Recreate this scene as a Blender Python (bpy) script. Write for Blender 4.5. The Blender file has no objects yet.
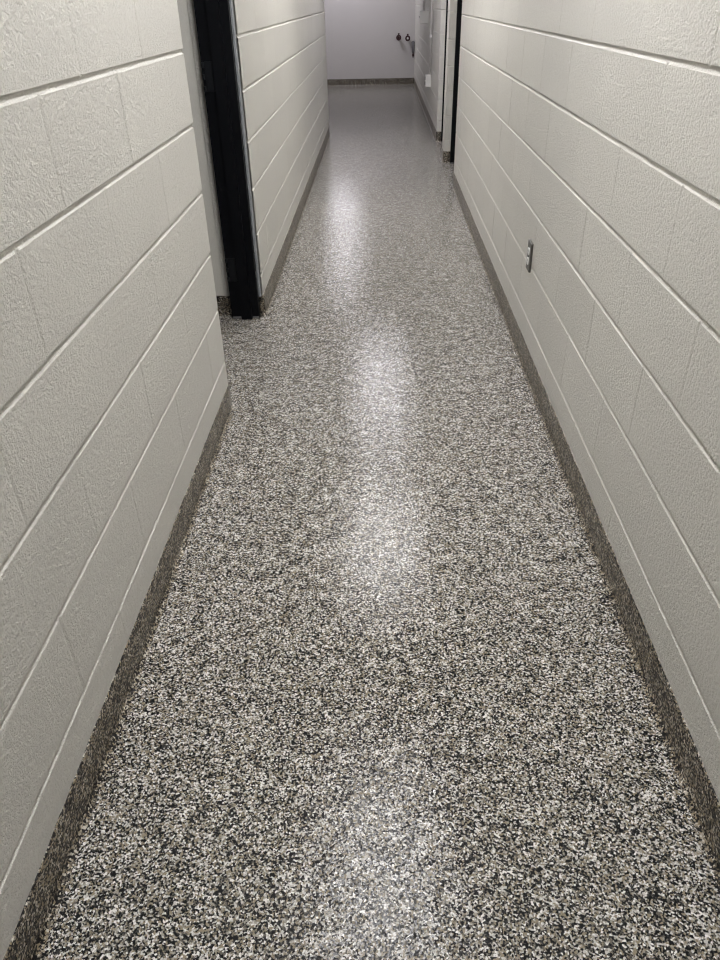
import bpy, bmesh, math, random
from mathutils import Vector, Matrix, Euler

random.seed(7)
SC = bpy.context.scene
COL = SC.collection
PI = math.pi

# ---------------------------------------------------------------- dimensions (metres)
XL, XR = -0.595, 0.620          # corridor faces of the block walls
H = 2.74                        # ceiling height
YB = -2.6                       # wall behind the camera
YE = 15.05                      # wall at the far end
COURSE = 0.2032                 # block course
T = 0.194                       # block wall thickness
LD0, LD1 = 2.525, 3.53          # left doorway
LE = 9.25                       # end of the far left wall
RD0, RD1 = 6.52, 7.50           # first right doorway
RP = 7.715                      # end of the pier
RD2 = 8.72                      # start of the far right wall
HEAD = 2.134                    # top of the door openings


# ---------------------------------------------------------------- materials
def new_mat(name):
    m = bpy.data.materials.new(name)
    m.use_nodes = True
    nt = m.node_tree
    b = nt.nodes['Principled BSDF']
    return m, nt, b


def N(nt, kind, **kw):
    n = nt.nodes.new(kind)
    for k, v in kw.items():
        setattr(n, k, v)
    return n


def plain(name, col, rough=0.5, metal=0.0, bump=0.0, bscale=200.0, spec=0.5):
    m, nt, b = new_mat(name)
    b.inputs['Base Color'].default_value = (*col, 1)
    b.inputs['Roughness'].default_value = rough
    b.inputs['Metallic'].default_value = metal
    b.inputs['Specular IOR Level'].default_value = spec
    tc = N(nt, 'ShaderNodeTexCoord')
    no = N(nt, 'ShaderNodeTexNoise')
    no.inputs['Scale'].default_value = bscale
    nt.links.new(tc.outputs['Object'], no.inputs['Vector'])
    mr = N(nt, 'ShaderNodeMapRange')
    mr.inputs['To Min'].default_value = rough * 0.85
    mr.inputs['To Max'].default_value = min(1, rough * 1.15)
    nt.links.new(no.outputs['Fac'], mr.inputs['Value'])
    nt.links.new(mr.outputs['Result'], b.inputs['Roughness'])
    if bump:
        bp = N(nt, 'ShaderNodeBump')
        bp.inputs['Strength'].default_value = 1.0
        bp.inputs['Distance'].default_value = bump
        nt.links.new(no.outputs['Fac'], bp.inputs['Height'])
        nt.links.new(bp.outputs['Normal'], b.inputs['Normal'])
    return m


def painted_block(name, col, rough=0.38, amount=1.0):
    """Semi-gloss paint over coarse block: small pits and an orange-peel skin."""
    m, nt, b = new_mat(name)
    L = nt.links.new
    geo = N(nt, 'ShaderNodeNewGeometry')
    # base colour: one paint, tiny difference from block to block and faint mottling
    at = N(nt, 'ShaderNodeAttribute', attribute_name='tint')
    no = N(nt, 'ShaderNodeTexNoise')
    no.inputs['Scale'].default_value = 3.0
    no.inputs['Detail'].default_value = 4.0
    L(geo.outputs['Position'], no.inputs['Vector'])
    ma = N(nt, 'ShaderNodeMath', operation='MULTIPLY_ADD')
    ma.inputs[1].default_value = 0.06
    L(no.outputs['Fac'], ma.inputs[0])
    L(at.outputs['Fac'], ma.inputs[2])
    mul = N(nt, 'ShaderNodeVectorMath', operation='SCALE')
    mul.inputs[0].default_value = col
    ad = N(nt, 'ShaderNodeMath', operation='ADD')
    ad.inputs[1].default_value = 0.97
    L(ma.outputs[0], ad.inputs[0])
    L(ad.outputs[0], mul.inputs['Scale'])
    L(mul.outputs[0], b.inputs['Base Color'])
    b.inputs['Roughness'].default_value = rough
    # pits
    n1 = N(nt, 'ShaderNodeTexNoise')
    n1.inputs['Scale'].default_value = 105.0
    n1.inputs['Detail'].default_value = 4.0
    n1.inputs['Roughness'].default_value = 0.7
    L(geo.outputs['Position'], n1.inputs['Vector'])
    r1 = N(nt, 'ShaderNodeMapRange')
    r1.interpolation_type = 'LINEAR'
    r1.inputs['From Min'].default_value = 0.25
    r1.inputs['From Max'].default_value = 0.60
    L(n1.outputs['Fac'], r1.inputs['Value'])
    n2 = N(nt, 'ShaderNodeTexNoise')
    n2.inputs['Scale'].default_value = 300.0
    n2.inputs['Detail'].default_value = 2.0
    L(geo.outputs['Position'], n2.inputs['Vector'])
    a2 = N(nt, 'ShaderNodeMath', operation='MULTIPLY_ADD')
    a2.inputs[1].default_value = 0.45
    L(n2.outputs['Fac'], a2.inputs[0])
    L(r1.outputs['Result'], a2.inputs[2])
    bp = N(nt, 'ShaderNodeBump')
    bp.inputs['Strength'].default_value = 1.0
    bp.inputs['Distance'].default_value = 0.0030 * amount
    L(a2.outputs[0], bp.inputs['Height'])
    L(bp.outputs['Normal'], b.inputs['Normal'])
    return m


def flake(name, scale=190.0, rough=0.10, bump=0.00025, tilt=0.115, spec=0.135, stretch=(1, 1, 1), mix=0.0, warm=(1, 1, 1)):
    """Broadcast vinyl-flake floor: black, grey, tan and off-white chips under a clear coat."""
    m, nt, b = new_mat(name)
    L = nt.links.new
    geo = N(nt, 'ShaderNodeNewGeometry')
    mp = N(nt, 'ShaderNodeMapping')
    mp.inputs['Scale'].default_value = stretch
    L(geo.outputs['Position'], mp.inputs['Vector'])
    dn = N(nt, 'ShaderNodeTexNoise')
    dn.inputs['Scale'].default_value = scale * 0.8
    dn.inputs['Detail'].default_value = 1.0
    L(mp.outputs[0], dn.inputs['Vector'])
    sb = N(nt, 'ShaderNodeVectorMath', operation='MULTIPLY_ADD')
    k = 1.3 / scale
    sb.inputs[1].default_value = (k, k, k)
    L(dn.outputs['Color'], sb.inputs[0])
    L(mp.outputs[0], sb.inputs[2])
    vo = N(nt, 'ShaderNodeTexVoronoi')
    vo.inputs['Scale'].default_value = scale
    vo.inputs['Randomness'].default_value = 1.0
    L(sb.outputs[0], vo.inputs['Vector'])
    sp = N(nt, 'ShaderNodeSeparateColor')
    L(vo.outputs['Color'], sp.inputs[0])
    cr = N(nt, 'ShaderNodeValToRGB')
    cr.color_ramp.interpolation = 'CONSTANT'
    stops = [(0.0, (0.010, 0.010, 0.011)), (0.28, (0.034, 0.034, 0.035)), (0.40, (0.125, 0.116, 0.10)),
             (0.51, (0.255, 0.220, 0.160)), (0.66, (0.31, 0.295, 0.26)), (0.77, (0.50, 0.49, 0.465)),
             (0.92, (0.72, 0.71, 0.69))]
    el = cr.color_ramp.elements
    el[0].position, el[0].color = stops[0][0], (*stops[0][1], 1)
    el[1].position, el[1].color = stops[1][0], (*stops[1][1], 1)
    stops = [(p, tuple(a * w_ for a, w_ in zip(c, warm))) for p, c in stops]
    el[0].color, el[1].color = (*stops[0][1], 1), (*stops[1][1], 1)
    for p, c in stops[2:]:
        e = el.new(p)
        e.color = (*c, 1)
    # chips settle in loose clumps of dark and light
    cl = N(nt, 'ShaderNodeTexNoise')
    cl.inputs['Scale'].default_value = 26.0
    cl.inputs['Detail'].default_value = 4.0
    cl.inputs['Roughness'].default_value = 0.8
    L(mp.outputs[0], cl.inputs['Vector'])
    m1 = N(nt, 'ShaderNodeMath', operation='MULTIPLY_ADD')
    m1.inputs[1].default_value = 0.9
    m1.inputs[2].default_value = -0.45 + mix
    L(cl.outputs['Fac'], m1.inputs[0])
    m2 = N(nt, 'ShaderNodeMath', operation='ADD')
    L(m1.outputs[0], m2.inputs[0])
    L(sp.outputs[0], m2.inputs[1])
    m2.use_clamp = True
    L(m2.outputs[0], cr.inputs[0])
    L(cr.outputs[0], b.inputs['Base Color'])
    b.inputs['Roughness'].default_value = rough
    # each chip lies at its own slight tilt, the clear coat rides over them
    n3 = N(nt, 'ShaderNodeTexNoise')
    n3.inputs['Scale'].default_value = scale * 0.75
    n3.inputs['Detail'].default_value = 2.0
    L(mp.outputs[0], n3.inputs['Vector'])
    bp = N(nt, 'ShaderNodeBump')
    bp.inputs['Strength'].default_value = 1.0
    bp.inputs['Distance'].default_value = bump
    L(n3.outputs['Fac'], bp.inputs['Height'])
    tl = N(nt, 'ShaderNodeVectorMath', operation='MULTIPLY_ADD')
    tl.inputs[1].default_value = (tilt, tilt, tilt)
    tl.inputs[2].default_value = (-tilt / 2, -tilt / 2, -tilt / 2)
    wn = N(nt, 'ShaderNodeTexWhiteNoise')
    wn.noise_dimensions = '3D'
    L(vo.outputs['Position'], wn.inputs['Vector'])
    L(wn.outputs['Color'], tl.inputs[0])
    av = N(nt, 'ShaderNodeVectorMath', operation='ADD')
    L(bp.outputs['Normal'], av.inputs[0])
    L(tl.outputs[0], av.inputs[1])
    nv = N(nt, 'ShaderNodeVectorMath', operation='NORMALIZE')
    L(av.outputs[0], nv.inputs[0])
    L(nv.outputs[0], b.inputs['Normal'])
    b.inputs['Specular IOR Level'].default_value = spec
    return m


PAINT = (0.66, 0.646, 0.597)
M_BLOCK = painted_block('painted_block', PAINT, 0.33)
M_SMOOTH = painted_block('painted_room_wall', PAINT, 0.45, 0.2)
M_END = painted_block('painted_smooth_wall', (0.62, 0.60, 0.595), 0.5, 0.25)
M_FLAKE = flake('flake_floor', 305.0)
M_BASE = flake('flake_cove', 270.0, 0.3, 0.0004, 0.25, 0.2, mix=-0.13, warm=(1.05, 1.0, 0.92))
M_CEIL = plain('ceiling_paint', (0.72, 0.71, 0.68), 0.8, bump=0.0004, bscale=90)
M_BLACK = plain('black_frame_paint', (0.0025, 0.003, 0.0045), 0.5, bump=0.0001, bscale=120, spec=0.16)
M_HINGE = plain('dark_hinge_steel', (0.005, 0.006, 0.008), 0.45, 0.0, spec=0.3)
M_CAULK = plain('blue_grey_caulk', (0.27, 0.285, 0.30), 0.5, bump=0.0006, bscale=160)
M_SEAL = plain('grey_sealant', (0.16, 0.16, 0.16), 0.6)
M_PLATE = plain('brown_grey_plate', (0.10, 0.095, 0.085), 0.4, 0.3)
M_RECEP = plain('white_receptacle', (0.78, 0.78, 0.76), 0.35)
M_SLOT = plain('slot_dark', (0.01, 0.01, 0.01), 0.6)
M_BOX = plain('painted_steel_box', (0.74, 0.73, 0.71), 0.45)
M_PIPE = plain('painted_conduit', (0.72, 0.70, 0.69), 0.45)
M_VALVE = plain('dark_red_valve', (0.045, 0.012, 0.016), 0.4)
M_BRASS = plain('dull_brass', (0.10, 0.06, 0.05), 0.4, 0.6)
M_HUB = plain('pale_hub', (0.75, 0.72, 0.72), 0.4)
M_GALV = plain('galvanised_pipe', (0.20, 0.20, 0.215), 0.45, 0.6)
M_LAMPBODY = plain('white_lamp_body', (0.8, 0.8, 0.8), 0.4)


def glow(name, col, strength):
    m, nt, b = new_mat(name)
    b.inputs['Base Color'].default_value = (0.8, 0.8, 0.8, 1)
    b.inputs['Emission Color'].default_value = (*col, 1)
    b.inputs['Emission Strength'].default_value = strength
    return m


# ---------------------------------------------------------------- mesh helpers
def link(name, bm, mat, parent=None, smooth=False, recalc=True):
    me = bpy.data.meshes.new(name)
    if recalc:
        bmesh.ops.recalc_face_normals(bm, faces=bm.faces)
    bm.to_mesh(me)
    bm.free()
    if smooth:
        for p in me.polygons:
            p.use_smooth = True
    me.materials.append(mat)
    o = bpy.data.objects.new(name, me)
    COL.objects.link(o)
    if parent:
        o.parent = parent
    return o


def struct(o):
    o['kind'] = 'structure'
    return o


def empty(name, loc=(0, 0, 0), rz=0.0):
    o = bpy.data.objects.new(name, None)
    o.empty_display_size = 0.05
    COL.objects.link(o)
    o.location = loc
    o.rotation_euler = (0, 0, rz)
    return o


def tag(o, label, cat, group=None):
    o['label'] = label
    o['category'] = cat
    if group:
        o['group'] = group
    return o


def add_box(bm, lo, hi, bevel=0.0, seg=2):
    c = [(a + b) / 2 for a, b in zip(lo, hi)]
    s = [abs(b - a) for a, b in zip(lo, hi)]
    r = bmesh.ops.create_cube(bm, size=1.0, matrix=Matrix.Translation(c) @ Matrix.Diagonal((*s, 1)))
    if bevel:
        es = list({e for v in r['verts'] for e in v.link_edges})
        bmesh.ops.bevel(bm, geom=es, offset=bevel, segments=seg, affect='EDGES', profile=0.5)


def box(name, lo, hi, mat, parent=None, bevel=0.0):
    bm = bmesh.new()
    add_box(bm, lo, hi, bevel)
    return link(name, bm, mat, parent)


def add_lathe(bm, prof, origin, axis, n=24):
    """prof: (radius, distance along axis) pairs."""
    axis = Vector(axis).normalized()
    q = axis.to_track_quat('Z', 'Y')
    rings = []
    for r, d in prof:
        ring = []
        if r < 1e-6:
            ring = [bm.verts.new(Vector(origin) + q @ Vector((0, 0, d)))]
        else:
            for i in range(n):
                a = 2 * PI * i / n
                ring.append(bm.verts.new(Vector(origin) + q @ Vector((r * math.cos(a), r * math.sin(a), d))))
        rings.append(ring)
    for A, B in zip(rings, rings[1:]):
        for i in range(n):
            j = (i + 1) % n
            if len(A) == 1 and len(B) == 1:
                continue
            if len(A) == 1:
                bm.faces.new((A[0], B[i], B[j]))
            elif len(B) == 1:
                bm.faces.new((A[i], A[j], B[0]))
            else:
                bm.faces.new((A[i], A[j], B[j], B[i]))


def lathe(name, prof, origin, axis, mat, parent=None, n=24, smooth=True):
    bm = bmesh.new()
    add_lathe(bm, prof, origin, axis, n)
    return link(name, bm, mat, parent, smooth)


def add_torus(bm, R, r, origin, axis, n=28, m=10):
    axis = Vector(axis).normalized()
    q = axis.to_track_quat('Z', 'Y')
    g = []
    for i in range(n):
        a = 2 * PI * i / n
        row = []
        for j in range(m):
            b = 2 * PI * j / m
            p = Vector(((R + r * math.cos(b)) * math.cos(a), (R + r * math.cos(b)) * math.sin(a), r * math.sin(b)))
            row.append(bm.verts.new(Vector(origin) + q @ p))
        g.append(row)
    for i in range(n):
        for j in range(m):
            bm.faces.new((g[i][j], g[(i + 1) % n][j], g[(i + 1) % n][(j + 1) % m], g[i][(j + 1) % m]))


def add_tube(bm, pts, r, n=14):
    """Round tube through a polyline, capped."""
    pts = [Vector(p) for p in pts]
    prev = None
    for i, p in enumerate(pts):
        if i == 0:
            d = pts[1] - p
        elif i == len(pts) - 1:
            d = p - pts[-2]
        else:
            d = (pts[i + 1] - p).normalized() + (p - pts[i - 1]).normalized()
        d.normalize()
        ref = Vector((0, 0, 1)) if abs(d.z) < 0.9 else Vector((0, 1, 0))
        a = d.cross(ref).normalized()
        b = d.cross(a)
        ring = [bm.verts.new(p + r * (math.cos(2 * PI * k / n) * a + math.sin(2 * PI * k / n) * b)) for k in range(n)]
        if prev:
            # line the rings up
            off = min(range(n), key=lambda s: (ring[s].co - prev[0].co).length)
            ring = ring[off:] + ring[:off]
            if (ring[1].co - prev[1].co).length > (ring[-1].co - prev[1].co).length:
                ring = [ring[0]] + ring[:0:-1]
            for k in range(n):
                bm.faces.new((prev[k], prev[(k + 1) % n], ring[(k + 1) % n], ring[k]))
        else:
            bm.faces.new(ring)
        prev = ring
    bm.faces.new(prev)


# ---------------------------------------------------------------- block masonry
def blockwork(bm, tint, origin, ua, na, length, y_joint, pitch=0.4535, seed=1, z0=0.0, z1=H, wob=1.0):
    """Face of running-bond block: shallow plates, concave bed joints, nearly filled head joints.
    origin: point on the face line at floor; ua: along the wall; na: outward normal.
    y_joint: distance along the wall of a head joint in the lowest course."""
    rnd = random.Random(seed)
    o, ua, na, za = Vector(origin), Vector(ua), Vector(na), Vector((0, 0, 1))

    def P(u, v, n):
        return bm.verts.new(o + ua * u + za * v + na * n)

    def quad(vs, t):
        f = bm.faces.new(vs)
        f[tint] = t
        return f

    k0 = int(round(z0 / COURSE))
    ncourse = int(math.ceil((z1 - z0) / COURSE - 1e-4))
    for c in range(k0, k0 + ncourse):
        va, vb = c * COURSE, min((c + 1) * COURSE, z1)
        off = y_joint + (pitch / 2 if c % 2 else 0)
        first = off - math.ceil(off / pitch) * pitch
        js = [0.0]
        u = first
        while u < length - 0.02:
            if u > 0.02:
                js.append(u)
            u += pitch
        js.append(length)
        tls = [[rnd.uniform(-1, 1) * 0.0006 * wob for _ in range(4)] for _ in js]
        for bi, (a, b) in enumerate(zip(js, js[1:])):
            t = rnd.uniform(-0.022, 0.022)
            g = 0.0042
            ea = 0.0 if a == 0.0 else 0.0035
            eb = 0.0 if b == length else 0.0035
            wa, wb = (0.0 if ea == 0 else 0.0032), (0.0 if eb == 0 else 0.0032)
            tl = tls[bi]
            # outer ring (sunk) and inner ring (face)
            ou = [(a + ea, va + g), (b - eb, va + g), (b - eb, vb - g), (a + ea, vb - g)]
            h = 0.0032
            inn = [(a + ea + wa, va + g + h), (b - eb - wb, va + g + h), (b - eb - wb, vb - g - h), (a + ea + wa, vb - g - h)]
            O = [P(x, y, -0.0040) for x, y in ou]
            I = [P(x, y, tl[i]) for i, (x, y) in enumerate(inn)]
            quad(I, t)
            for i in range(4):
                j = (i + 1) % 4
                if (i == 1 and eb == 0) or (i == 3 and ea == 0):
                    continue
                quad((O[i], O[j], I[j], I[i]), t)
            # head joint filled almost flush with paint and mortar
            if eb:
                d = max(0.0, rnd.uniform(0.0005, 0.0023))
                q, nx, e = 0.0066, tls[bi + 1], 0.00012
                lo_m, hi_m = (tl[1] + nx[0]) / 2 - d, (tl[2] + nx[3]) / 2 - d
                V = [P(b - q, va + g, tl[1] - e), P(b, va + g, lo_m), P(b, vb - g, hi_m), P(b - q, vb - g, tl[2] - e)]
                W = [P(b + q, va + g, nx[0] - e), P(b + q, vb - g, nx[3] - e)]
                quad(V, 0.0)
                quad((V[1], W[0], W[1], V[2]), 0.0)
        # bed joint above this course: concave, slightly uneven strip
        if vb < z1 - 0.01:
            prof = [(-0.0074, -0.0010), (-0.0046, -0.0027), (-0.0012, -0.0045), (0.0028, -0.0050), (0.0050, -0.0036), (0.0064, -0.0014)]
            n = max(2, int(length / 0.05))
            prev = None
            wv = wn = 0.0
            for i in range(n + 1):
                wv = wv * 0.7 + rnd.uniform(-0.0007, 0.0007)
                wn = wn * 0.6 + rnd.uniform(-0.0006, 0.0006)
                row = [P(length * i / n, vb + dv + wv, dn + wn) for dv, dn in prof]
                if prev:
                    for k in range(len(prof) - 1):
                        f = quad((prev[k], row[k], row[k + 1], prev[k + 1]), 0.0)
                        f.smooth = True
                prev = row


def wall(name, core_lo, core_hi, faces, mat):
    """One wall: solid core plus block faces. faces = kwargs for blockwork."""
    bm = bmesh.new()
    tint = bm.faces.layers.float.new('tint')
    for f in faces:
        blockwork(bm, tint, **f)
    # orient the thin faces along the normal they were built for
    bm.normal_update()
    lo, hi = Vector(core_lo), Vector(core_hi)
    c = (lo + hi) / 2
    for f in bm.faces:
        m = f.calc_center_median()
        best = None
        for kw in faces:
            d = abs((m - Vector(kw['origin'])).dot(Vector(kw['na'])))
            if best is None or d < best[0]:
                best = (d, Vector(kw['na']))
        if f.normal.dot(best[1]) < -0.05:
            f.normal_flip()
    add_box(bm, core_lo, core_hi)
    return struct(link(name, bm, mat, recalc=False))


S = 0.0075   # the core lies this far under the finished block faces
wall('wall_left', (XL - T + S, YB, 0), (XL - S, LD0 - S, H), [
    dict(origin=(XL, YB, 0), ua=(0, 1, 0), na=(1, 0, 0), length=LD0 - YB, y_joint=1.176 - YB, pitch=0.4515, seed=11),
    dict(origin=(XL - T, LD0, 0), ua=(1, 0, 0), na=(0, 1, 0), length=T, y_joint=0.0, pitch=0.4515, seed=12)], M_BLOCK)
wall('wall_left_far', (XL - T, LD1, 0), (XL - S, LE - S, H), [
    dict(origin=(XL, LD1, 0), ua=(0, 1, 0), na=(1, 0, 0), length=LE - LD1, y_joint=4.98 - LD1, pitch=0.4515, seed=21),
    dict(origin=(XL - T, LE, 0), ua=(1, 0, 0), na=(0, 1, 0), length=T, y_joint=0.0, seed=23)], M_BLOCK)
wall('wall_left_above_door', (XL - T + S, LD0 - S, HEAD + 0.05), (XL - S, LD1 + S, H), [
    dict(origin=(XL, LD0, 0), ua=(0, 1, 0), na=(1, 0, 0), length=LD1 - LD0, y_joint=0.2, seed=24, z0=11 * COURSE, z1=H)], M_BLOCK)
wall('wall_right', (XR + S, YB, 0), (XR + T - S, RD0 - S, H), [
    dict(origin=(XR, YB, 0), ua=(0, 1, 0), na=(-1, 0, 0), length=RD0 - YB, y_joint=1.578 - YB, pitch=0.4575, seed=31),
    dict(origin=(XR, RD0, 0), ua=(1, 0, 0), na=(0, 1, 0), length=T, y_joint=0.0, seed=32)], M_BLOCK)
wall('wall_right_pier', (XR + S - 0.012, RD1 + S, 0), (XR + T - S, RP - S, H), [
    dict(origin=(XR - 0.012, RD1, 0), ua=(0, 1, 0), na=(-1, 0, 0), length=RP - RD1, y_joint=0.0, seed=41),
    dict(origin=(XR - 0.012, RD1, 0), ua=(1, 0, 0), na=(0, -1, 0), length=T, y_joint=0.0, seed=42),
    dict(origin=(XR - 0.012, RP, 0), ua=(1, 0, 0), na=(0, 1, 0), length=T, y_joint=0.0, seed=43)], M_BLOCK)
wall('wall_right_far', (XR + S, RD2 + S, 0), (XR + T - S, YE, H), [
    dict(origin=(XR, RD2, 0), ua=(0, 1, 0), na=(-1, 0, 0), length=YE - RD2, y_joint=0.0, seed=51),
    dict(origin=(XR, RD2, 0), ua=(1, 0, 0), na=(0, -1, 0), length=T, y_joint=0.0, seed=52)], M_BLOCK)
for nm, a, b, sd in (('wall_right_above_door', RD0, RD1, 61), ('wall_right_above_door_2', RP, RD2, 62)):
    wall(nm, (XR + S, a - S, HEAD + 0.05), (XR + T - S, b + S, H), [
        dict(origin=(XR, a, 0), ua=(0, 1, 0), na=(-1, 0, 0), length=b - a, y_joint=0.2, seed=sd, z0=11 * COURSE, z1=H)], M_BLOCK)

# plain painted walls: the far end, the wall behind the viewer, the rooms behind the doorways
XO = 3.4


def plain_wall(name, lo, hi, mat=M_END):
    return struct(box(name, lo, hi, mat))


plain_wall('wall_end', (-XO, YE, 0), (XO, YE + 0.15, H))
plain_wall('wall_back', (-XO, YB - 0.15, 0), (XO, YB, H))
plain_wall('wall_outer_left', (-XO - 0.15, YB - 0.15, 0), (-XO, YE + 0.15, H))
plain_wall('wall_outer_right', (XO, YB - 0.15, 0), (XO + 0.15, YE + 0.15, H))
LRY = 3.538
plain_wall('wall_left_room', (-XO, LRY, 0), (XL - T + S, LRY + 0.15, H), M_SMOOTH)
plain_wall('wall_left_room_far', (-XO, LE - 0.16, 0), (XL - T + S, LE - 0.006, H), M_BLOCK)
plain_wall('wall_left_room_near', (-XO, 0.6, 0), (XL - T + S, 0.75, H), M_BLOCK)
plain_wall('wall_right_room', (XR + T - S, 5.0, 0), (XO, 5.15, H), M_BLOCK)
plain_wall('wall_right_room_middle', (XR + T - S, RD1 + 0.03, 0), (XO, RP - 0.03, H), M_BLOCK)
plain_wall('wall_right_room_far', (XR + T - S, RD2 + 0.12, 0), (XO, RD2 + 0.27, H), M_BLOCK)

fl = struct(box('floor', (-XO - 0.15, YB - 0.15, -0.12), (XO + 0.15, YE + 0.15, 0), M_FLAKE))
ce = struct(box('ceiling', (-XO - 0.15, YB - 0.15, H), (XO + 0.15, YE + 0.15, H + 0.12), M_CEIL))


# ---------------------------------------------------------------- coved flake base along the walls
def cove(name, path, side, closed=False):
    """Sweep the cove profile along a floor polyline; side=+1: base grows to the left of travel."""
    prof = [(-0.004, 0.1016), (0.0012, 0.1016), (0.0026, 0.1002), (0.0034, 0.097), (0.0038, 0.03), (0.0046, 0.011),
            (0.0070, 0.0050), (0.0110, 0.0015), (0.0150, 0.0004), (0.0150, -0.004), (-0.004, -0.004)]
    # short steps so that the top edge can waver as a trowelled edge does
    pts = [Vector((*p, 0)) for p in path]
    n = len(pts)
    rnd = random.Random(len(name) * 7 + n)
    bm = bmesh.new()
    nodes = []          # (position, mitre vector)

    def nor(a, b):
        d = (b - a).normalized()
        return Vector((-d.y, d.x, 0)) * side
    for i, p in enumerate(pts):
        if i == 0:
            m = nor(p, pts[1])
        elif i == n - 1:
            m = nor(pts[i - 1], p)
        else:
            n1, n2 = nor(pts[i - 1], p), nor(p, pts[i + 1])
            m = (n1 + n2)
            m = m / max(0.2, m.dot(n1))
        nodes.append((p, m))
        if i < n - 1:
            L = (pts[i + 1] - p).length
            k = int(L / 0.03)
            nn = nor(p, pts[i + 1])
            for s in range(1, k):
                nodes.append((p.lerp(pts[i + 1], s / k), nn))
    prev = None
    for p, m in nodes:
        dz = rnd.uniform(-0.0012, 0.0012)
        dd = rnd.uniform(-0.0012, 0.0012)
        row = []
        for k, (d, z) in enumerate(prof):
            zz = z + (dz if z > 0.09 else 0)
            d2 = d + (dd if 0 < z < 0.005 else 0)
            row.append(bm.verts.new(p + m * d2 + Vector((0, 0, zz))))
        if prev:
            for k in range(len(prof)):
                j = (k + 1) % len(prof)
                f = bm.faces.new((prev[k], row[k], row[j], prev[j]))
                f.smooth = True
        else:
            bm.faces.new(row)
        prev = row
    bm.faces.new(prev)
    return struct(link(name, bm, M_BASE))


FX0, FX1 = XL - 0.0195, XL - 0.158        # left frame, corridor edge and room edge
GX0, GX1 = XR + 0.049, XR + 0.172        # right frames
cove('baseboard_left', [(XL, YB), (XL, LD0), (FX0, LD0)], -1)
cove('baseboard_left_far', [(FX0, LD1), (XL, LD1), (XL, LE), (XL - T, LE)], -1)
cove('baseboard_left_door', [(-XO, LRY), (XL - T, LRY), (XL - T, LD1), (FX1, LD1)], -1)
cove('baseboard_right', [(XR, YB), (XR, RD0), (GX0, RD0)], 1)
cove('baseboard_right_pier', [(GX0, RD1), (XR - 0.012, RD1), (XR - 0.012, RP), (GX0, RP)], 1)
cove('baseboard_right_far', [(GX0, RD2), (XR, RD2), (XR, YE)], 1)
cove('baseboard_end', [(XR, YE), (-XO, YE)], 1)


# ---------------------------------------------------------------- black steel door frames
def caulk(y, sg, x, s, parent):
    """Ragged blue-grey bead of unpainted caulk between the frame and the block corner."""
    rnd = random.Random(5)
    bm = bmesh.new()
    prev = None
    n = 150
    z0, z1 = 0.10, HEAD
    for i in range(n + 1):
        z = z0 + (z1 - z0) * i / n
        j = lambda a: rnd.uniform(-a, a)
        pts = [(-0.003 + j(0.002), -0.004), (-0.001 + j(0.002), 0.010 + j(0.002)), (0.007, 0.012 + j(0.001)), (0.0125 + j(0.0012), 0.006), (0.0125, -0.004)]
        row = [bm.verts.new((x + s * a, y + sg * b, z)) for a, b in pts]
        if prev:
            for k in range(len(row) - 1):
                bm.faces.new((prev[k], row[k], row[k + 1], prev[k + 1]))
        prev = row
    link('caulk', bm, M_CAULK, parent)


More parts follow.
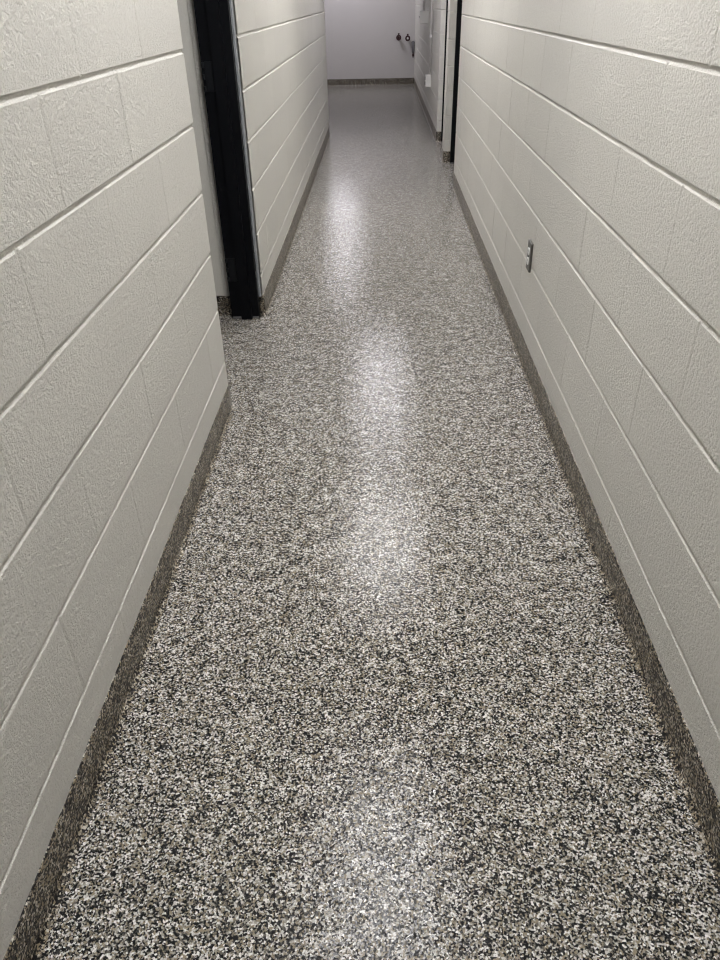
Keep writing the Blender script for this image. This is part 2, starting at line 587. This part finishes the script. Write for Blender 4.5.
def frame(name, x_cor, x_room, y0, y1, hinge_far=True):
    """Double-rabbet hollow-metal frame set in the opening y0..y1; x_cor: corridor edge, x_room: room edge."""
    r = empty(name, ((x_cor + x_room) / 2, (y0 + y1) / 2, 0))
    struct(r)
    w = 0.048
    s = 1 if x_cor > x_room else -1
    d = abs(x_cor - x_room)
    # section of the jamb: (depth from corridor edge, thickness)
    sec = [(0, 0), (0, w), (0.036, w), (0.036, w + 0.016), (d - 0.050, w + 0.016), (d - 0.050, w), (d, w), (d, 0)]

    def jamb(y, sgn):
        bm = bmesh.new()
        lo = [bm.verts.new((x_cor - s * a, y + sgn * t, 0.0)) for a, t in sec]
        hi = [bm.verts.new((x_cor - s * a, y + sgn * t, HEAD)) for a, t in sec]
        for i in range(len(sec)):
            j = (i + 1) % len(sec)
            bm.faces.new((lo[i], lo[j], hi[j], hi[i]))
        bm.faces.new(lo)
        bm.faces.new(hi)
        o = link('jamb', bm, M_BLACK, r)
        o.matrix_parent_inverse = Matrix.Translation(r.location).inverted()
        return o
    jn = jamb(y0, 1)
    jf = jamb(y1, -1)
    bm = bmesh.new()
    add_box(bm, (min(x_cor, x_room), y0, HEAD), (max(x_cor, x_room), y1, HEAD + 0.05), 0.002)
    add_box(bm, (min(x_cor - s * 0.036, x_cor - s * (d - 0.05)), y0 + w + 0.016, HEAD - 0.016),
            (max(x_cor - s * 0.036, x_cor - s * (d - 0.05)), y1 - w - 0.016, HEAD + 0.001))
    hd = link('head', bm, M_BLACK, r)
    hd.matrix_parent_inverse = Matrix.Translation(r.location).inverted()
    # hinge leaves on the room-side rabbet
    yj, sg = (y1, -1) if hinge_far else (y0, 1)
    for z in (0.25, 1.075, 1.88):
        bm = bmesh.new()
        ys = sorted((yj + sg * (w - 0.001), yj + sg * (w + 0.003)))
        xs = sorted((x_cor - s * (d - 0.046), x_cor - s * (d - 0.012)))
        add_box(bm, (xs[0], ys[0], z - 0.057), (xs[1], ys[1], z + 0.057), 0.001)
        xk = x_cor - s * (d - 0.006)
        yk = yj + sg * (w + 0.006)
        for kz in (-0.045, 0.0, 0.045):
            add_lathe(bm, [(0, -0.010), (0.0065, -0.010), (0.0065, 0.010), (0, 0.010)], (xk, yk, z + kz), (0, 0, 1), 12)
        link('hinge', bm, M_HINGE, jf if hinge_far else jn)
    # sealant where the jambs meet the flake floor
    for y, sg2, p in ((y0, 1, jn), (y1, -1, jf)):
        ys = sorted((y + sg2 * (w - 0.002), y + sg2 * (w + 0.0035)))
        bm = bmesh.new()
        for a, b in ((0.002, 0.034), (d - 0.047, d - 0.004)):
            xs = sorted((x_cor - s * a, x_cor - s * b))
            add_box(bm, (xs[0], ys[0], 0.001), (xs[1], ys[1], 0.011), 0.0015)
        link('sealant', bm, M_SEAL, p)
        if hinge_far:
            caulk(y, sg2, x_cor, s, p)
    return r


frame('door_1', FX0, FX1, LD0, LD1, True)
frame('door_2', GX0, GX1, RD0, RD1, False)
frame('door_3', GX0, GX1, RP, RD2, False)

# ---------------------------------------------------------------- duplex outlet on the right wall
def outlet(loc, nrm_rz):
    """Faces local -x."""
    r = empty('wall_outlet', loc, nrm_rz)
    bm = bmesh.new()
    add_box(bm, (-0.007, -0.037, -0.0585), (0.0025, 0.037, 0.0585), 0.0022, 2)
    link('cover_plate', bm, M_PLATE, r)
    for z in (0.0195, -0.0195):
        bm = bmesh.new()
        n = 28
        ring = []
        for i in range(n):
            a = 2 * PI * i / n
            y, zz = 0.0172 * math.cos(a), 0.0172 * math.sin(a)
            zz = max(-0.0143, min(0.0143, zz))
            ring.append((y, zz))
        A = [bm.verts.new((-0.0060, y, z + q)) for y, q in ring]
        B = [bm.verts.new((-0.0098, y, z + q)) for y, q in ring]
        Cc = [bm.verts.new((-0.0105, y * 0.94, z + q * 0.94)) for y, q in ring]
        for i in range(n):
            j = (i + 1) % n
            bm.faces.new((A[i], A[j], B[j], B[i]))
            bm.faces.new((B[i], B[j], Cc[j], Cc[i]))
        bm.faces.new(A)
        bm.faces.new(Cc)
        rc = link('receptacle', bm, M_RECEP, r)
        bm = bmesh.new()
        add_box(bm, (-0.0108, -0.0072, z - 0.001), (-0.010, -0.0052, z + 0.008))
        add_box(bm, (-0.0108, 0.0052, z - 0.001), (-0.010, 0.0072, z + 0.007))
        add_lathe(bm, [(0, 0), (0.0024, 0), (0.0024, 0.0008), (0, 0.0008)], (-0.010, 0, z - 0.0075), (-1, 0, 0), 12)
        link('slots', bm, M_SLOT, rc)
    lathe('screw', [(0.0032, 0), (0.0032, 0.001), (0.002, 0.0017), (0, 0.0018)], (-0.0068, 0, 0), (-1, 0, 0), M_HINGE, r, 14)
    return r


tag(outlet((XR - 0.0012, 3.01, 0.441), 0), 'small double socket with dark plate and two white faces, low on the long block wall', 'outlet')

# ---------------------------------------------------------------- boxes and conduit on the far right wall
def surface_box(loc, w, h, d, receptacles, label, cat='electrical box'):
    """Steel box on a wall that faces -x."""
    r = empty('outlet_box' if receptacles else 'switch_box', loc)
    bm = bmesh.new()
    add_box(bm, (-d, -w / 2, -h / 2), (0, w / 2, h / 2), 0.004, 2)
    link('body', bm, M_BOX, r)
    bm = bmesh.new()
    add_box(bm, (-d - 0.004, -w / 2 - 0.002, -h / 2 - 0.002), (-d + 0.001, w / 2 + 0.002, h / 2 + 0.002), 0.0015)
    cv = link('cover_plate', bm, M_BOX, r)
    if receptacles:
        for z in (0.027, -0.027):
            bm = bmesh.new()
            add_box(bm, (-d - 0.010, -0.022, z - 0.018), (-d - 0.003, 0.022, z + 0.018), 0.003)
            link('receptacle', bm, M_SLOT, r)
    else:
        bm = bmesh.new()
        add_box(bm, (-d - 0.0055, -0.006, -0.013), (-d - 0.003, 0.006, 0.013), 0.0008)
        add_box(bm, (-d - 0.016, -0.004, 0.0), (-d - 0.004, 0.004, 0.008), 0.0012)
        link('toggle', bm, M_SLOT, r)
    return tag(r, label, cat)


def conduit(y, x, z0, z1, label, couple=None, gap=0.0145):
    r = empty('conduit', (x, y, z0))
    bm = bmesh.new()
    add_tube(bm, [(0, 0, 0), (0, 0, (z1 - z0) * 0.5), (0, 0, z1 - z0)], 0.0135)
    link('pipe', bm, M_PIPE, r, True)
    for z in couple or ():
        lathe('coupling', [(0.0135, -0.03), (0.018, -0.03), (0.018, 0.03), (0.0135, 0.03)], (0, 0, z - z0), (0, 0, 1), M_PIPE, r, 18)
    for z in [z1 - z0 - 0.6]:
        bm = bmesh.new()
        add_box(bm, (-0.016, -0.015, z - 0.01), (gap, 0.015, z + 0.01), 0.002)
        add_box(bm, (gap - 0.0045, -0.04, z - 0.01), (gap, 0.04, z + 0.01), 0.001)
        link('strap', bm, M_GALV, r)
    return tag(r, label, 'conduit')


XW = XR - 0.001
surface_box((XW, 10.06, 0.48), 0.10, 0.125, 0.062, True, 'pale surface-mounted box with dark sockets, low on the far passage wall')
conduit(10.06, XW - 0.0135, 0.545, H - 0.002, 'long pale conduit dropping to the low socket box', [0.93])
surface_box((XW, 10.95, 1.115), 0.10, 0.135, 0.105, False, 'pale deep surface-mounted box above and just beyond the low socket box')
conduit(10.95, XW - 0.058, 1.184, H - 0.002, 'pale conduit rising from the upper deep box toward the ceiling', None, 0.059)

# ---------------------------------------------------------------- valves on the end wall
def valve(x, z, hub, label):
    r = empty('wall_valve', (x, YE, z))
    lathe('escutcheon', [(0.0, 0.0), (0.034, 0.0), (0.032, 0.006), (0.015, 0.010), (0.0, 0.010)], (0, 0.001, 0), (0, -1, 0), M_BRASS, r)
    bm = bmesh.new()
    add_lathe(bm, [(0.014, 0.0), (0.014, 0.03), (0.020, 0.034), (0.020, 0.062), (0.012, 0.066), (0.010, 0.085), (0.0, 0.085)], (0, 0, 0), (0, -1, 0), 20)
    add_lathe(bm, [(0.0, 0.0), (0.012, 0.0), (0.012, 0.048), (0.016, 0.050), (0.016, 0.066), (0.0, 0.066)], (0, -0.048, 0), (0, 0, 1), 18)
    link('body', bm, M_VALVE, r, True)
    bm = bmesh.new()
    add_torus(bm, 0.036, 0.0095, (0, -0.085, 0), (0, -1, 0))
    for k in range(4):
        a = PI / 4 + k * PI / 2
        add_tube(bm, [(0, -0.083, 0), (0.018 * math.cos(a), -0.084, 0.018 * math.sin(a)), (0.036 * math.cos(a), -0.085, 0.036 * math.sin(a))], 0.006, 8)
    link('handwheel', bm, M_VALVE, r, True)
    lathe('hub', [(0.0, 0.078), (0.017, 0.078), (0.017, 0.090), (0.012, 0.096), (0.0, 0.097)], (0, 0, 0), (0, -1, 0), hub, r)
    return tag(r, label, 'valve', 'valves on the end wall')


valve(0.332, 0.735, M_VALVE, 'dark red wheel valve without pale centre on the end wall, farther from the corner')
valve(0.492, 0.722, M_HUB, 'dark red wheel valve with a pale hub on the end wall, nearer the corner')

# hose tap that hangs from the corner
r = empty('hose_tap', (0.592, YE, 0.62))
lathe('flange', [(0.0, 0.0), (0.03, 0.0), (0.028, 0.006), (0.0, 0.008)], (0, 0.001, 0.03), (0, -1, 0), M_GALV, r)
bm = bmesh.new()
add_tube(bm, [(0, 0, 0.03), (0, -0.05, 0.03), (0, -0.062, 0.02), (0, -0.065, 0.0), (0, -0.065, -0.10)], 0.013)
add_lathe(bm, [(0, 0), (0.020, 0), (0.024, 0.015), (0.024, 0.12), (0.018, 0.14), (0, 0.14)], (0, -0.065, -0.12), (0, 0, 1), 20)
link('body', bm, M_GALV, r, True)
lathe('nozzle', [(0.0, 0.0), (0.012, 0.0), (0.013, 0.02), (0.019, 0.028), (0.019, 0.05), (0.012, 0.055), (0.012, 0.075), (0.0, 0.075)], (0, -0.065, -0.195), (0, 0, 1), M_VALVE, r)
bm = bmesh.new()
add_tube(bm, [(-0.026, -0.065, -0.035), (0.0, -0.07, -0.035), (0.022, -0.065, -0.035)], 0.006, 8)
link('handle', bm, M_VALVE, r, True)
tag(r, 'slim grey hose tap with dark nozzle hanging in the corner beside the wheel valves', 'tap')


# ---------------------------------------------------------------- lamps on the ceiling
def lamp(x, y, col, strength, label, ln=1.2, hw=0.10):
    """Linear wrap-around fixture along the corridor: steel tray, two end caps, opal lens."""
    o = empty('ceiling_light', (x, y, H))
    bm = bmesh.new()
    add_box(bm, (-hw - 0.012, -ln / 2, -0.028), (hw + 0.012, ln / 2, 0.0), 0.004)
    link('tray', bm, M_LAMPBODY, o)
    sec = [(hw, -0.026), (hw * 0.99, -0.045), (hw * 0.9, -0.062), (hw * 0.7, -0.076), (hw * 0.35, -0.084)]
    sec = sec + [(0.0, -0.086)] + [(-a, b) for a, b in reversed(sec)]
    bm = bmesh.new()
    ra = [bm.verts.new((a, -ln / 2 + 0.012, b)) for a, b in sec]
    rb = [bm.verts.new((a, ln / 2 - 0.012, b)) for a, b in sec]
    for i in range(len(sec) - 1):
        bm.faces.new((ra[i], ra[i + 1], rb[i + 1], rb[i]))
    bm.faces.new(ra)
    bm.faces.new(rb)
    link('lens', bm, glow('opal_lens', col, strength), o)
    for sg in (-1, 1):
        bm = bmesh.new()
        add_box(bm, (-hw - 0.008, min(sg * (ln / 2 - 0.013), sg * ln / 2), -0.090), (hw + 0.008, max(sg * (ln / 2 - 0.013), sg * ln / 2), -0.026), 0.004)
        link('end_cap', bm, M_LAMPBODY, o)
    return tag(o, label, 'ceiling light', 'ceiling lights')


WARM = (1.0, 0.985, 1.0)
COOL = (0.96, 0.93, 1.0)
lamp(0.0, -0.9, WARM, 13, 'long ceiling light over the corridor behind the viewer')
lamp(0.0, 2.05, WARM, 26, 'long ceiling light just ahead, before the open doorway')
lamp(0.0, 4.95, WARM, 27, 'long ceiling light halfway along the narrow corridor')
lamp(0.0, 7.85, COOL, 23, 'long ceiling light near the two doorways that face the long wall')
lamp(-0.72, 14.1, COOL, 12.0, 'broad ceiling light in the open space at the end', 1.2, 0.2)

w = bpy.data.worlds.new('world')
SC.world = w
w.use_nodes = True
w.node_tree.nodes['Background'].inputs[0].default_value = (0.02, 0.02, 0.02, 1)
w.node_tree.nodes['Background'].inputs[1].default_value = 0.0

# ---------------------------------------------------------------- camera (solved from the block joints)
p, yw, ro = 0.5901, -0.0356, -0.0230
fwd = Vector((math.sin(yw) * math.cos(p), math.cos(yw) * math.cos(p), -math.sin(p)))
rt = Vector((math.cos(yw), -math.sin(yw), 0))
up = rt.cross(fwd)
c, s = math.cos(ro), math.sin(ro)
rt2, up2 = c * rt + s * up, -s * rt + c * up
cd = bpy.data.cameras.new('camera')
cam = bpy.data.objects.new('camera', cd)
COL.objects.link(cam)
m = Matrix.Identity(4)
for i in range(3):
    m[i][0], m[i][1], m[i][2] = rt2[i], up2[i], -fwd[i]
m[2][3] = 1.3448
cam.matrix_world = m
cd.sensor_fit = 'VERTICAL'
cd.sensor_height = 24.0
cd.lens = 721.0 / 960.0 * 24.0
cd.clip_start = 0.05
SC.camera = cam
SC.cycles.filter_width = 1.1

SC.view_settings.view_transform = 'Standard'
SC.view_settings.look = 'None'
SC.view_settings.gamma = 1.0
SC.view_settings.use_curve_mapping = False
SC.view_settings.exposure = 0.99
